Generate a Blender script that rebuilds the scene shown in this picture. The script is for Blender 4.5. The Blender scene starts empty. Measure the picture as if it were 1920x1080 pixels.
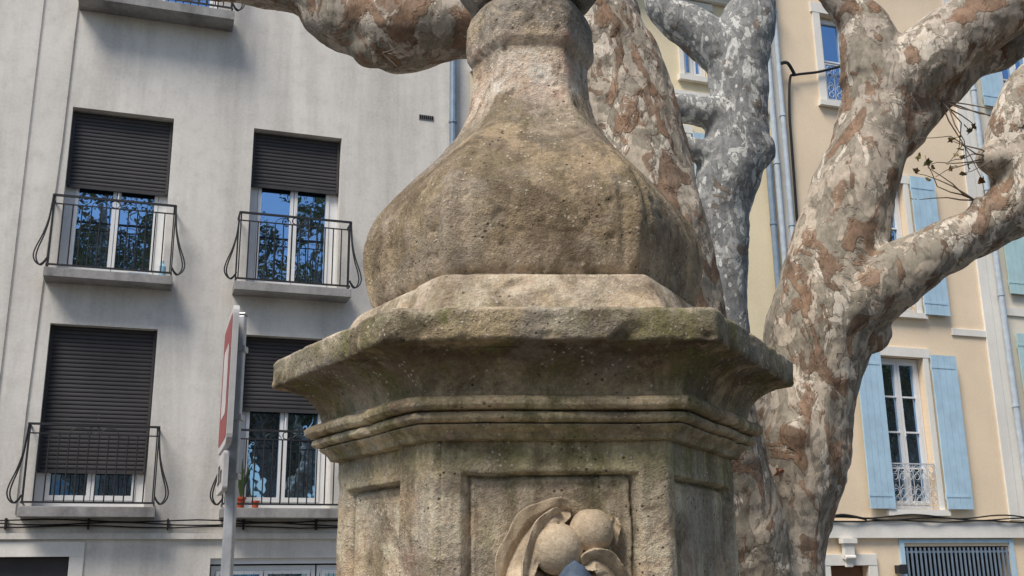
import bpy, math, random
from mathutils import Vector, Matrix, noise
random.seed(4)
GZ=-0.45
# ---------------------------------------------------------------- helpers
def newmat(name, rough=0.85, spec=0.3):
    m=bpy.data.materials.new(name); m.use_nodes=True
    nt=m.node_tree; b=nt.nodes["Principled BSDF"]
    b.inputs["Roughness"].default_value=rough
    b.inputs["Specular IOR Level"].default_value=spec
    return m,nt,b
def nd(nt,t,props=None,**ins):
    n=nt.nodes.new(t)
    for k,v in (props or {}).items(): setattr(n,k,v)
    for k,v in ins.items():
        key=k.replace("_"," ")
        s=n.inputs[int(k[1:])] if (k[0]=="i" and k[1:].isdigit()) else n.inputs[key]
        if isinstance(v,bpy.types.NodeSocket): nt.links.new(v,s)
        elif isinstance(v,(tuple,list)) and s.type=='RGBA' and len(v)==3: s.default_value=(*v,1)
        else: s.default_value=v
    return n
def ramp(nt,fac,stops,interp='LINEAR'):
    r=nt.nodes.new("ShaderNodeValToRGB"); r.color_ramp.interpolation=interp
    e=r.color_ramp.elements
    while len(e)<len(stops): e.new(0.5)
    for i,(p,c) in enumerate(stops):
        e[i].position=p; e[i].color=(*c,1) if isinstance(c,(tuple,list)) else (c,c,c,1)
    nt.links.new(fac,r.inputs[0]); return r.outputs[0]
def mix(nt,fac,a,b,mode='MIX'):
    n=nt.nodes.new("ShaderNodeMix"); n.data_type='RGBA'; n.blend_type=mode
    for s,v in ((n.inputs[0],fac),(n.inputs[6],a),(n.inputs[7],b)):
        if isinstance(v,bpy.types.NodeSocket): nt.links.new(v,s)
        elif isinstance(v,(tuple,list)): s.default_value=(*v,1)
        else: s.default_value=v
    return n.outputs[2]
def mth(nt,op,a,b=0.0,c=0.0,clamp=False):
    n=nt.nodes.new("ShaderNodeMath"); n.operation=op; n.use_clamp=clamp
    for i,v in enumerate((a,b,c)):
        if isinstance(v,bpy.types.NodeSocket): nt.links.new(v,n.inputs[i])
        else: n.inputs[i].default_value=v
    return n.outputs[0]
def noi(nt,vec,scale,detail=4,rough=0.55,dist=0.0):
    return nd(nt,"ShaderNodeTexNoise",Vector=vec,Scale=scale,Detail=detail,Roughness=rough,Distortion=dist).outputs[0]
def objco(nt,scale=(1,1,1),loc=(0,0,0)):
    t=nt.nodes.new("ShaderNodeTexCoord")
    return nd(nt,"ShaderNodeMapping",Vector=t.outputs["Object"],Scale=scale,Location=loc).outputs[0]
def bump(nt,b,h,strength,dist):
    n=nd(nt,"ShaderNodeBump",Height=h,Strength=strength,Distance=dist)
    nt.links.new(n.outputs[0],b.inputs["Normal"])

def simple(name,col,rough=0.6,spec=0.4,metal=0.0,var=0.15,scale=8,bmp=0.0):
    m,nt,b=newmat(name,rough,spec); b.inputs["Metallic"].default_value=metal
    c=objco(nt); n=noi(nt,c,scale,4)
    f=ramp(nt,n,[(0.3,0.0),(0.7,1.0)])
    nt.links.new(mix(nt,f,tuple(x*(1-var) for x in col),tuple(min(1,x*(1+var)) for x in col)),b.inputs["Base Color"])
    if bmp: bump(nt,b,noi(nt,c,scale*10,3),0.5,bmp)
    return m

def plaster(name,col,dirt,amount=0.5,rough=0.9):
    m,nt,b=newmat(name,rough,0.15)
    c=objco(nt); cs=objco(nt,(1.6,1.6,0.14))
    big=noi(nt,c,0.55,4,0.6); st=noi(nt,cs,1.5,5,0.62,0.3); fine=noi(nt,c,26,4,0.65); mid=noi(nt,c,4.5,5,0.65)
    f=ramp(nt,st,[(0.42,0.0),(0.74,amount)])
    col1=mix(nt,ramp(nt,big,[(0.3,0.0),(0.7,1.0)]),tuple(x*0.87 for x in col),tuple(min(1,x*1.06) for x in col))
    col2=mix(nt,f,col1,dirt)
    col3=mix(nt,mth(nt,'MULTIPLY',ramp(nt,mid,[(0.48,0.0),(0.75,1.0)]),amount*0.55),col2,dirt)
    col4=mix(nt,0.2,col3,ramp(nt,fine,[(0.3,0.25),(0.7,0.8)]),'OVERLAY')
    nt.links.new(col4,b.inputs["Base Color"])
    bump(nt,b,mth(nt,'ADD',noi(nt,c,90,3,0.7),mth(nt,'MULTIPLY',mid,1.5)),0.3,0.006)
    return m

def stone_mat(name="weathered_limestone",clean=False):
    m,nt,b=newmat(name,0.93,0.12)
    c=objco(nt); tc=nt.nodes.new("ShaderNodeTexCoord")
    z=nd(nt,"ShaderNodeSeparateXYZ",Vector=tc.outputs["Object"]).outputs[2]
    big=noi(nt,c,3.0,4,0.6,0.4); mid=noi(nt,c,9,6,0.68,0.3); fine=noi(nt,c,75,4,0.72); grain=noi(nt,c,260,2,0.7)
    if clean:
        base=mix(nt,ramp(nt,big,[(0.35,0.0),(0.65,1.0)]),(.46,.36,.245),(.57,.46,.33)); c1=mix(nt,.6,base,ramp(nt,mid,[(0.25,0.22),(0.5,0.5),(0.75,0.75)]),'OVERLAY')
        c4=c1; sp=None
    else:
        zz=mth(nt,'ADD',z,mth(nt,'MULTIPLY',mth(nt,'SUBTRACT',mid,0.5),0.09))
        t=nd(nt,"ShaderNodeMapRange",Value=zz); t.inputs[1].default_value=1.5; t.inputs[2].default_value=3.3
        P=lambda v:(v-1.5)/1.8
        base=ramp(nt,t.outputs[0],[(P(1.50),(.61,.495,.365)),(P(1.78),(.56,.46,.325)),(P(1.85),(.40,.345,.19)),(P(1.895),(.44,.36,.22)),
            (P(1.96),(.58,.455,.29)),(P(2.00),(.50,.375,.225)),(P(2.05),(.30,.22,.13)),(P(2.08),(.10,.075,.05)),(P(2.105),(.25,.205,.13)),(P(2.145),(.33,.29,.19)),(P(2.175),(.56,.46,.35)),  # dark brown stops paint the shade under the cornice lip into the stone colour
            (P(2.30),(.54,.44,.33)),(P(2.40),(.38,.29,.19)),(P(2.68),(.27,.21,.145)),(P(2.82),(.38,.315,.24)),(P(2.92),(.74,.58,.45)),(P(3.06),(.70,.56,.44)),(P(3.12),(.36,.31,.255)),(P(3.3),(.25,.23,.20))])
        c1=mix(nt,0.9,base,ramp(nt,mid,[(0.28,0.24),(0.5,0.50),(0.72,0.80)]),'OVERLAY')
        lich=mth(nt,'MULTIPLY',ramp(nt,noi(nt,c,5.0,6,0.70,0.6),[(0.49,0.0),(0.58,1.0)]),0.62)
        c2=mix(nt,lich,c1,(.135,.10,.062))
        gz=ramp(nt,t.outputs[0],[(P(1.7),.6),(P(1.86),1.0),(P(2.16),1.0),(P(2.25),.4),(P(2.35),.3),(P(3.2),.3)])
        green=mth(nt,'MULTIPLY',mth(nt,'MULTIPLY',ramp(nt,noi(nt,objco(nt,(1.8,1.8,0.45),(3,1,5)),5.5,5,0.7),[(0.48,0.0),(0.61,1.0)]),0.72),gz)
        c3=mix(nt,green,c2,(.175,.165,.06))
        drip=mth(nt,'MULTIPLY',mth(nt,'MULTIPLY',ramp(nt,noi(nt,objco(nt,(4,4,0.35),(5,1,2)),4.0,5,0.65,.3),[(0.50,0.0),(0.62,1.0)]),0.55),ramp(nt,t.outputs[0],[(P(1.5),.5),(P(1.87),1.0),(P(1.95),.5),(P(2.2),.5),(P(2.4),.8),(P(2.8),.8)]))
        c3=mix(nt,drip,c3,(.17,.135,.085))
        warm=mth(nt,'MULTIPLY',ramp(nt,noi(nt,objco(nt,loc=(7,2,1)),4.5,6,0.68),[(0.52,0.0),(0.60,1.0)]),0.45)
        c3=mix(nt,warm,c3,(.64,.48,.30))
        grey=mth(nt,'MULTIPLY',ramp(nt,noi(nt,objco(nt,loc=(1,8,3)),3.6,6,0.7),[(0.50,0.0),(0.60,1.0)]),0.42)
        c3=mix(nt,grey,c3,(.38,.34,.29))
        v=nd(nt,"ShaderNodeTexVoronoi",Vector=c,Scale=70.0,Randomness=1.0)
        sp=mth(nt,'MULTIPLY',ramp(nt,v.outputs["Distance"],[(0.16,1.0),(0.28,0.0)]),ramp(nt,noi(nt,c,14,2),[(0.5,0.0),(0.62,0.75)]))
        c4=mix(nt,sp,c3,(.70,.62,.50))
        v2=nd(nt,"ShaderNodeTexVoronoi",Vector=objco(nt,loc=(4,4,4)),Scale=48.0,Randomness=1.0)
        pits=mth(nt,'MULTIPLY',ramp(nt,v2.outputs["Distance"],[(0.10,1.0),(0.20,0.0)]),ramp(nt,noi(nt,objco(nt,loc=(2,9,4)),10,2),[(0.48,0.0),(0.6,0.85)]))
        c4=mix(nt,pits,c4,(.06,.05,.035))
    k=.3 if clean else .42
    c5=mix(nt,k,c4,ramp(nt,fine,[(0.25,0.12),(0.5,0.5),(0.78,0.9)]),'OVERLAY')
    c5=mix(nt,0.3,c5,ramp(nt,grain,[(0.3,0.2),(0.7,0.8)]),'OVERLAY')
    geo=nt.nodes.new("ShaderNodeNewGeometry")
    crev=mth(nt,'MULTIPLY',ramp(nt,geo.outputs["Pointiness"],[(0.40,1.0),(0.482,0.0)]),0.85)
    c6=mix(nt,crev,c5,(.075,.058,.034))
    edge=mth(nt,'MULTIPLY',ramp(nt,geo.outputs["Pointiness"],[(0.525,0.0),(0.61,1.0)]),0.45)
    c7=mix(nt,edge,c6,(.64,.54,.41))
    nt.links.new(c7,b.inputs["Base Color"])
    h=mth(nt,'ADD',fine,mth(nt,'MULTIPLY',grain,0.35))
    h=mth(nt,'ADD',h,mth(nt,'MULTIPLY',mid,1.3))
    if sp: h=mth(nt,'ADD',h,mth(nt,'MULTIPLY',sp,0.25)); h=mth(nt,'SUBTRACT',h,mth(nt,'MULTIPLY',pits,0.5))
    bump(nt,b,h,0.45 if clean else 0.75,0.006 if clean else 0.011)
    return m

def bark_mat(name,base,grey,brown,pale,tb,tg,tp,spots=0.0,scale=1.0,xshift=False):
    m,nt,b=newmat(name,0.85,0.2)
    c=objco(nt,(scale,scale,scale*0.62))
    sh=None; mr2=None
    if xshift:
        tc=nt.nodes.new("ShaderNodeTexCoord"); sx=nd(nt,"ShaderNodeSeparateXYZ",Vector=tc.outputs["Object"]); x=sx.outputs[0]
        mr=nd(nt,"ShaderNodeMapRange",Value=x); mr.inputs[1].default_value=1.15; mr.inputs[2].default_value=.7; mr.inputs[3].default_value=0; mr.inputs[4].default_value=.03
        sh=mr.outputs[0]
        m2=nd(nt,"ShaderNodeMapRange",Value=sx.outputs[2]); m2.inputs[1].default_value=3.4; m2.inputs[2].default_value=4.2; mr2=m2.outputs[0]
    def patch(loc,sc,thr,soft=0.006,dist=0.9,det=5,rough=0.58,shift=False):
        cc=objco(nt,(scale,scale,scale*0.6),loc)
        n=noi(nt,cc,sc,det,rough,dist)
        if shift and sh: n=mth(nt,'ADD',n,sh)
        return n,ramp(nt,n,[(thr,0.0),(thr+soft,1.0)]),ramp(nt,n,[(thr-0.012,0.0),(thr-0.001,1.0),(thr+0.002,1.0),(thr+0.008,0.0)])
    nb=noi(nt,c,2.0,4,0.6,0.4)
    col=mix(nt,ramp(nt,nb,[(0.35,0.0),(0.65,1.0)]),base,tuple(x*0.76 for x in base))
    if mr2: col=mix(nt,mth(nt,'MULTIPLY',mr2,.4),col,(.34,.31,.29))
    n1,p1,e1=patch((3,7,1),4.8,tg)
    n2,p2,e2=patch((9,1,4),4.6,tb,shift=True,soft=.012)
    n3,p3,e3=patch((1,4,9),6.5,tp)
    n4,p4,e4=patch((5,5,2),12.0,tb+0.025,shift=True,soft=.012)
    n5,p5,e5=patch((15,2,7),12.0,tg+0.03)
    col=mix(nt,mth(nt,'MULTIPLY',p1,0.88),col,grey)
    col=mix(nt,mth(nt,'MULTIPLY',p3,0.88),col,pale)
    col=mix(nt,mth(nt,'MULTIPLY',p5,0.75),col,tuple(x*0.75 for x in grey))
    br=mix(nt,ramp(nt,noi(nt,c,9,4),[(0.38,0.0),(0.65,1.0)]),brown,tuple(x*0.5 for x in brown))
    col=mix(nt,mth(nt,'MULTIPLY',p2,0.85),col,br)
    col=mix(nt,mth(nt,'MULTIPLY',p4,0.75),col,br)
    for e in (e1,e2,e3):
        col=mix(nt,mth(nt,'MULTIPLY',e,0.5),col,tuple(x*0.3 for x in brown))
    if spots>0:
        v=nd(nt,"ShaderNodeTexVoronoi",Vector=c,Scale=13.0)
        s=mth(nt,'MULTIPLY',ramp(nt,mth(nt,'ADD',v.outputs["Distance"],mth(nt,'MULTIPLY',noi(nt,c,30,3),.25)),[(0.30,1.0),(0.34,0.0)]),ramp(nt,noi(nt,c,2.2,2),[(0.46,0.0),(0.56,spots)]))
        col=mix(nt,s,col,(.70,.69,.64))
    col=mix(nt,0.4,col,ramp(nt,noi(nt,c,45,4,0.7),[(0.3,0.2),(0.7,0.8)]),'OVERLAY')
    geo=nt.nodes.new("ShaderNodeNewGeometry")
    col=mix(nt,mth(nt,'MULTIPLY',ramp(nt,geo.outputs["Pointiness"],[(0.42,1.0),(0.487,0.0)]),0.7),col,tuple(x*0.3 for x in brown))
    nt.links.new(col,b.inputs["Base Color"])
    h=mth(nt,'ADD',mth(nt,'MULTIPLY',p1,-0.4),mth(nt,'MULTIPLY',p2,0.7))
    h=mth(nt,'ADD',h,mth(nt,'MULTIPLY',p3,-0.5)); h=mth(nt,'ADD',h,mth(nt,'MULTIPLY',p4,0.4))
    h=mth(nt,'ADD',h,mth(nt,'MULTIPLY',noi(nt,c,30,5,0.7),1.0))
    bump(nt,b,h,0.8,0.006)
    return m

def glass_mat(name,tint=(.42,.68,1.0),refl=0.62):
    m=bpy.data.materials.new(name); m.use_nodes=True; nt=m.node_tree
    b=nt.nodes["Principled BSDF"]; out=nt.nodes["Material Output"]
    c=objco(nt); b.inputs["Base Color"].default_value=(.012,.015,.02,1); b.inputs["Roughness"].default_value=0.3
    g=nd(nt,"ShaderNodeBsdfGlossy",Color=tint,Roughness=0.012)
    bp=nd(nt,"ShaderNodeBump",Height=noi(nt,c,2.6,2),Strength=0.12,Distance=0.03)
    nt.links.new(bp.outputs[0],g.inputs["Normal"])
    mx=nt.nodes.new("ShaderNodeMixShader"); mx.inputs[0].default_value=refl
    nt.links.new(b.outputs[0],mx.inputs[1]); nt.links.new(g.outputs[0],mx.inputs[2]); nt.links.new(mx.outputs[0],out.inputs[0])
    return m

class MB:
    def __init__(s): s.v=[];s.f=[];s.m=[];s.mats=[]
    def mi(s,mat):
        if mat not in s.mats: s.mats.append(mat)
        return s.mats.index(mat)
    def quad(s,a,b,c,d,mat):
        n=len(s.v); s.v+= [tuple(a),tuple(b),tuple(c),tuple(d)]; s.f.append((n,n+1,n+2,n+3)); s.m.append(s.mi(mat))
    def box(s,x0,x1,y0,y1,z0,z1,mat):
        n=len(s.v)
        s.v+=[(x,y,z) for z in (z0,z1) for y in (y0,y1) for x in (x0,x1)]
        for f in ((0,2,3,1),(4,5,7,6),(0,1,5,4),(2,6,7,3),(0,4,6,2),(1,3,7,5)):
            s.f.append(tuple(n+i for i in f)); s.m.append(s.mi(mat))
    def tube(s,path,r,mat,seg=6,closed=False):
        path=[Vector(p) for p in path]; k=len(path); n=len(s.v); mi=s.mi(mat)
        rr=r if isinstance(r,(list,tuple)) else [r]*k
        up=None
        for i,p in enumerate(path):
            if closed: t=path[(i+1)%k]-path[i-1]
            else: t=(path[min(i+1,k-1)]-path[max(i-1,0)])
            t.normalize()
            if up is None:
                up=t.orthogonal().normalized()
            else:
                up=(up-t*up.dot(t)); up=up.normalized() if up.length>1e-6 else t.orthogonal().normalized()
            sd=t.cross(up)
            for j in range(seg):
                a=2*math.pi*j/seg
                s.v.append(tuple(p+(up*math.cos(a)+sd*math.sin(a))*rr[i]))
        for i in range(k if closed else k-1):
            i2=(i+1)%k
            for j in range(seg):
                j2=(j+1)%seg
                s.f.append((n+i*seg+j,n+i*seg+j2,n+i2*seg+j2,n+i2*seg+j)); s.m.append(mi)
        if not closed:
            s.f.append(tuple(n+j for j in range(seg))[::-1]); s.m.append(mi)
            s.f.append(tuple(n+(k-1)*seg+j for j in range(seg))); s.m.append(mi)
    def obj(s,name,parent=None,smooth=False,bevel=0):
        me=bpy.data.meshes.new(name); me.from_pydata(s.v,[],s.f); 
        for m in s.mats: me.materials.append(m)
        me.polygons.foreach_set("material_index",s.m)
        if smooth: me.polygons.foreach_set("use_smooth",[True]*len(s.f))
        me.update()
        o=bpy.data.objects.new(name,me); bpy.context.collection.objects.link(o)
        if parent: o.parent=parent
        if bevel:
            b=o.modifiers.new("b",'BEVEL'); b.width=bevel; b.segments=2; b.limit_method='ANGLE'
        return o
def empty(name,loc=(0,0,0),rz=0):
    e=bpy.data.objects.new(name,None); e.location=loc; e.rotation_euler=(0,0,rz); bpy.context.collection.objects.link(e); return e
def catmull(pts,n):
    out=[]
    P=[pts[0]]+list(pts)+[pts[-1]]
    for i in range(1,len(P)-2):
        p0,p1,p2,p3=P[i-1],P[i],P[i+1],P[i+2]
        for j in range(n):
            t=j/n
            out.append(tuple(0.5*((2*b)+(-a+c)*t+(2*a-5*b+4*c-d)*t*t+(-a+3*b-3*c+d)*t**3) for a,b,c,d in zip(p0,p1,p2,p3)))
    out.append(tuple(pts[-1])); return out

# ---------------------------------------------------------------- materials
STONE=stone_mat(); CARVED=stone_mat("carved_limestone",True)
WALL_L=plaster("grey_render",(.735,.695,.63),(.43,.405,.365),0.72)
WALL_Y=plaster("yellow_render",(.82,.70,.47),(.62,.53,.37),0.25)
WALL_P=plaster("peach_render",(.86,.69,.49),(.70,.56,.40),0.25)
WALL_C=plaster("cream_render",(.80,.73,.60),(.60,.55,.46),0.3)
TRIM=plaster("white_trim",(.80,.77,.70),(.58,.55,.49),0.3)
CONC=plaster("concrete_sill",(.34,.33,.315),(.12,.115,.11),0.9)
IRON=simple("black_iron",(.022,.022,.024),0.5,0.4)
SHUT=simple("dark_roller_slats",(.048,.045,.046),0.55,0.35,scale=3)
PVC=simple("white_pvc",(.74,.74,.73),0.35,0.5,var=.04)
GLASS=glass_mat("window_glass")
DARKIN=simple("dark_interior",(.015,.015,.017),0.9,0.1)
BLUE=simple("blue_shutter_paint",(.41,.575,.69),0.6,0.3,var=.10,scale=5,bmp=.001)
GREENB=simple("green_shutter_paint",(.42,.60,.61),0.6,0.3,var=.08,scale=5)
PIPE=simple("zinc_pipe",(.20,.26,.33),0.5,0.5,metal=.2)
PIPEL=simple("pale_pipe",(.42,.48,.53),0.5,0.5)
CABLE=simple("cable_rubber",(.02,.02,.02),0.7,0.3)
ROOF=simple("terracotta_roof",(.35,.19,.12),0.9,0.1)
LACE=simple("lace_iron",(.55,.56,.57),0.6,0.3)

# ---------------------------------------------------------------- street row
ANG=math.radians(19); ROW=(-5.1,12.9,0)
def wall(mb,u0,u1,z0,z1,ops,mat,rec=0.24,revmat=None):
    us=sorted({u0,u1,*[o[0] for o in ops],*[o[1] for o in ops]}); zs=sorted({z0,z1,*[o[2] for o in ops],*[o[3] for o in ops]})
    for i in range(len(us)-1):
        for j in range(len(zs)-1):
            cu=(us[i]+us[i+1])/2; cz=(zs[j]+zs[j+1])/2
            if any(o[0]<cu<o[1] and o[2]<cz<o[3] for o in ops): continue
            mb.quad((us[i],0,zs[j]),(us[i+1],0,zs[j]),(us[i+1],0,zs[j+1]),(us[i],0,zs[j+1]),mat)
    rm=revmat or mat
    for a,b,c,d in [o[:4] for o in ops]:
        mb.quad((a,0,c),(a,0,d),(a,rec,d),(a,rec,c),rm); mb.quad((b,0,d),(b,0,c),(b,rec,c),(b,rec,d),rm)
        mb.quad((a,0,d),(b,0,d),(b,rec,d),(a,rec,d),rm); mb.quad((b,0,c),(a,0,c),(a,rec,c),(b,rec,c),rm)
        mb.quad((a,rec,c),(b,rec,c),(b,rec,d),(a,rec,d),DARKIN)
def shell(mb,u0,u1,z1,mat,depth=8,eave=0.35):
    mb.quad((u0,0,GZ),(u0,0,z1),(u0,depth,z1),(u0,depth,GZ),mat); mb.quad((u1,0,z1),(u1,0,GZ),(u1,depth,GZ),(u1,depth,z1),mat)
    mb.quad((u0,depth,GZ),(u0,depth,z1),(u1,depth,z1),(u1,depth,GZ),mat)
    mb.quad((u0,-eave,z1),(u1,-eave,z1),(u1,depth/2,z1+1.3),(u0,depth/2,z1+1.3),ROOF)
    mb.quad((u0,depth/2,z1+1.3),(u1,depth/2,z1+1.3),(u1,depth,z1),(u0,depth,z1),ROOF)
    mb.box(u0+.002,u1-.002,-eave+.02,-0.001,z1-.14,z1-.004,TRIM)
def casement(mb,u0,u1,z0,z1,y,rows=0,fw=0.055,glass=GLASS,frame=PVC):
    g=y+.022; c=(u0+u1)/2
    for a,b in ((u0+.01,c),(c,u1-.01)):
        t1=random.uniform(-.004,.004); t2=random.uniform(-.004,.004)
        mb.quad((a,g+t1,z0),(b,g-t1,z0),(b,g-t1+t2,z1),(a,g+t1+t2,z1),glass)
    mb.box(u0,u0+fw,y-.01,y+.045,z0,z1,frame); mb.box(u1-fw,u1,y-.01,y+.045,z0,z1,frame)
    mb.box(u0+fw,u1-fw,y-.01,y+.045,z1-fw,z1,frame); mb.box(u0+fw,u1-fw,y-.01,y+.045,z0,z0+fw*1.3,frame)
    for a,b in ((u0+fw+.004,c-.004),(c+.004,u1-fw-.004)):
        w=.045; z0b=z0+fw*1.3+.004; z1b=z1-fw-.004
        mb.box(a,a+w,y-.022,y+.03,z0b,z1b,frame); mb.box(b-w,b,y-.022,y+.03,z0b,z1b,frame)
        mb.box(a+w,b-w,y-.022,y+.03,z1b-w,z1b,frame); mb.box(a+w,b-w,y-.022,y+.03,z0b,z0b+w*1.3,frame)
        for k in range(1,rows):
            zz=z0b+(z1b-z0b)*k/rows; mb.box(a+w,b-w,y-.012,y+.02,zz-.013,zz+.013,frame)
    mb.tube([(c+.02,y-.05,(z0+z1)/2-.06),(c+.02,y-.05,(z0+z1)/2+.06)],.009,frame)
def roller(mb,u0,u1,z0,z1,y):
    z=z1; h=.052
    mb.box(u0,u1,y+.012,y+.02,z0,z1,SHUT)
    while z-h>z0:
        zz=z-h
        prof=[(0.0,zz+.003),(-.006,zz+.011),(-.008,zz+h*.5),(-.005,zz+h-.008),(0.001,zz+h-.001)]
        for i in range(len(prof)-1):
            a,b=prof[i],prof[i+1]
            mb.quad((u0,y+a[0],a[1]),(u1,y+a[0],a[1]),(u1,y+b[0],b[1]),(u0,y+b[0],b[1]),SHUT)
        z=zz
    mb.box(u0,u1,y-.018,y+.01,z-.05,z-.002,SHUT)
    mb.box(u0,u0+.03,y-.03,y-.016,z0,z1,SHUT); mb.box(u1-.03,u1,y-.03,y-.016,z0,z1,SHUT)
def railing(mb,u0,u1,z0,z1,off=0.30,n=13):
    y=-off
    mb.box(u0,u1,y-.014,y+.014,z1-.026,z1,IRON); mb.box(u0,u1,y-.010,y+.010,z0,z0+.022,IRON)
    mb.box(u0,u1,y-.007,y+.007,z1-.13,z1-.115,IRON)
    for u in (u0,u1):
        mb.box(u-.010,u+.010,y,-.0,z1-.020,z1-.002,IRON); mb.box(u-.009,u+.009,y,0,z0+.002,z0+.016,IRON)
        for k in (1,2): mb.box(u-.007,u+.007,y*k/3-.007,y*k/3+.007,z0+.016,z1-.02,IRON)
    for i in range(n+1):
        u=u0+.02+(u1-u0-.04)*i/n
        mb.tube([(u,y,z0+.01),(u,y,z1-.12)],.0085,IRON,5)
        if i in (0,n): mb.tube([(u,y,z1-.13),(u,y,z1)],.010,IRON,5)
    c=(u0+u1)/2
    mb.tube([(c+.055*math.cos(a),y,z1-.07+.045*math.sin(a)) for a in [k*math.pi/8 for k in range(16)]],.006,IRON,5,True)
    for d in (-.17,.17):
        mb.tube([(c+d+.10*math.cos(a),y,z1-.115+.07*math.sin(a)) for a in [k*math.pi/8 for k in range(9)]],.005,IRON,5)
    H=z1-z0
    for s,u in ((-1,u0),(1,u1)):
        for k,dd in enumerate((0,.028)):
            prof=[(0.0,1.0-.02),(.012,.80),(.03,.62),(.075,.42),(.135,.24),(.155,.13),(.135,.05),(.085,.0),(.04,.03),(.0,.10)]
            pts=catmull([(u+s*(a*(1-.18*k)),y+.002+dd,z0+H*b) for a,b in prof],5)
            mb.tube(pts,.0095,IRON,5)

# --- left grey apartment building
L=empty("grey_apartment_building",ROW,ANG)
mb=MB()
cols=[(-0.64,0.62,-.73,.73),(1.67,2.88,1.53,3.0),(-5.3,-4.05,-5.4,-3.95)]
ops=[]
for a,b,_,_ in cols: ops+=[(a,b,5.25,7.52),(a,b,2.38,4.62)]
ops+=[(-.45,1.10,9.06,11.0),(-5.3,-4.05,9.06,11.0),(-1.75,-.17,GZ,1.82),(1.44,4.05,.55,1.79)]
wall(mb,-8,4.76,GZ,12.2,ops,WALL_L)
shell(mb,-8,4.76,12.2,WALL_L)
mb.box(-8,4.755,-.05,-.002,2.02,2.09,WALL_L)
mb.box(-1.95,-.17+.16,-.022,-.0015,1.822,1.99,TRIM); mb.box(-.168,-.01,-.02,-.0015,GZ,1.82,TRIM)
mb.obj("walls",L)
mb=MB()
for i,(a,b,ra,rb) in enumerate(cols):
    for z,zs in ((5.25,[6.47,6.72,6.3][i]),(2.38,[2.83,3.68,3.2][i])):
        top=z+2.25
        roller(mb,a+.012,b-.012,zs,top-.01,.13)
        casement(mb,a+.06,b-.06,z+.03,top-.02,.19)
        mb.box(a+.001,a+.06,.175,.24,z,top-.001,PVC); mb.box(b-.06,b-.001,.175,.24,z,top-.001,PVC)
casement(mb,-.42,1.08,9.08,10.98,.16); casement(mb,-5.28,-4.08,9.08,10.98,.16)
mb.box(-1.74,-.18,.10,.13,GZ,1.81,SHUT)
casement(mb,1.46,2.74,.57,1.70,.12,rows=2); casement(mb,2.76,4.03,.57,1.70,.12,rows=2)
mb.box(1.441,4.049,.05,.20,1.72,1.789,PVC)
mb.obj("windows_and_roller_shutters",L)
mb=MB()
for i,(a,b,ra,rb) in enumerate(cols):
    for z in (5.25,2.38):
        mb.box(ra-.02,rb+.02,-.33,.10,z-.115,z-.004,CONC)
        mb.box(ra+.0,rb-.0,-.30,-.05,z-.004+.001,z+.006,CONC)
mb.box(-.69,1.30,-.36,.10,8.92,9.05,CONC)
mb.obj("balcony_slabs",L,bevel=.008)
mb=MB()
for i,(a,b,ra,rb) in enumerate(cols):
    railing(mb,ra,rb,5.28,6.20); railing(mb,ra,rb,2.42,3.35)
railing(mb,-.66,1.27,9.10,10.0,.32,18)
for k in range(22):
    u=1.5+k*.116
    mb.tube([(u,-.03,.6),(u,-.03,1.52),(u,-.03,1.62)],[.008,.008,.001],IRON,5)
    if k%2==0: mb.tube([(u-.04,-.03,1.56),(u,-.03,1.50),(u+.04,-.03,1.56)],.005,IRON,5)
mb.box(1.46,4.02,-.04,-.02,1.36,1.38,IRON)
mb.obj("iron_railings",L)
mb=MB()
mb.box(3.99,4.21,-.008,.0-.001,7.96,8.04,CONC)
for k in range(7): mb.box(4.0+k*.03,4.018+k*.03,-.016,-.0085,7.975,8.028,DARKIN)
for (z,a,ph) in ((2.20,.018,0.3),(2.165,.012,1.7),(2.235,.014,3.1)):
    pts=[(u*.25,-.055-.01*math.sin(u*1.3+ph),z+a*math.sin(u*.9+ph)+.006*math.sin(u*3.1)) for u in range(-32,20)]
    mb.tube(pts,.009,CABLE,5)
for k in range(6):
    u=-.9+.9*k
    mb.box(u,u+.02,-.075,-.0015,2.13,2.26,CABLE)
mb.tube([(-.70,-.012,12),(-.70,-.012,9.1),(-.72,-.012,7.0),(-.76,-.012,5.6),(-.80,-.012,3.5),(-.80,-.012,2.3)],.006,CONC,5)
mb.tube([(-1.12,-.012,12),(-1.13,-.012,2.3)],.005,CONC,5)
mb.obj("cables_and_vent",L)
mb=MB()
POT=simple("orange_pot",(.55,.10,.04),0.5); WAT=simple("bottle_blue",(.35,.6,.75),0.2,0.6); PLG=simple("pot_leaves",(.06,.10,.03),0.6)
def pot(u,y,z,r,h): mb.tube([(u,y,z),(u,y,z+h*.8),(u,y,z+h*.8),(u,y,z+h)],[r*.7,r*.95,r*1.08,r*1.08],POT,14)
pot(1.74,-.18,2.39,.07,.13); pot(1.93,-.15,2.39,.05,.09)
for k in range(22):
    a=random.random()*6.28; l=.15+random.random()*.35
    u=1.75;p=[(u,-.18,2.5),(u+.08*math.cos(a)*l*2,-.18+.1*math.sin(a)*l,2.5+l*.7),(u+.3*math.cos(a)*l,-.18+.2*math.sin(a)*l,2.5+l)]
    mb.tube(catmull(p,4),[.009,.012,.014,.013,.012,.01,.008,.005,.002],PLG,4)
mb.tube([(.62,-.16,5.26),(.62,-.16,5.40),(.62,-.16,5.44),(.62,-.16,5.48)],[.045,.045,.018,.016],WAT,12)
mb.box(.22,.46,-.22,-.08,5.258,5.285,WAT)
mb.obj("balcony_items",L)

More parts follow.
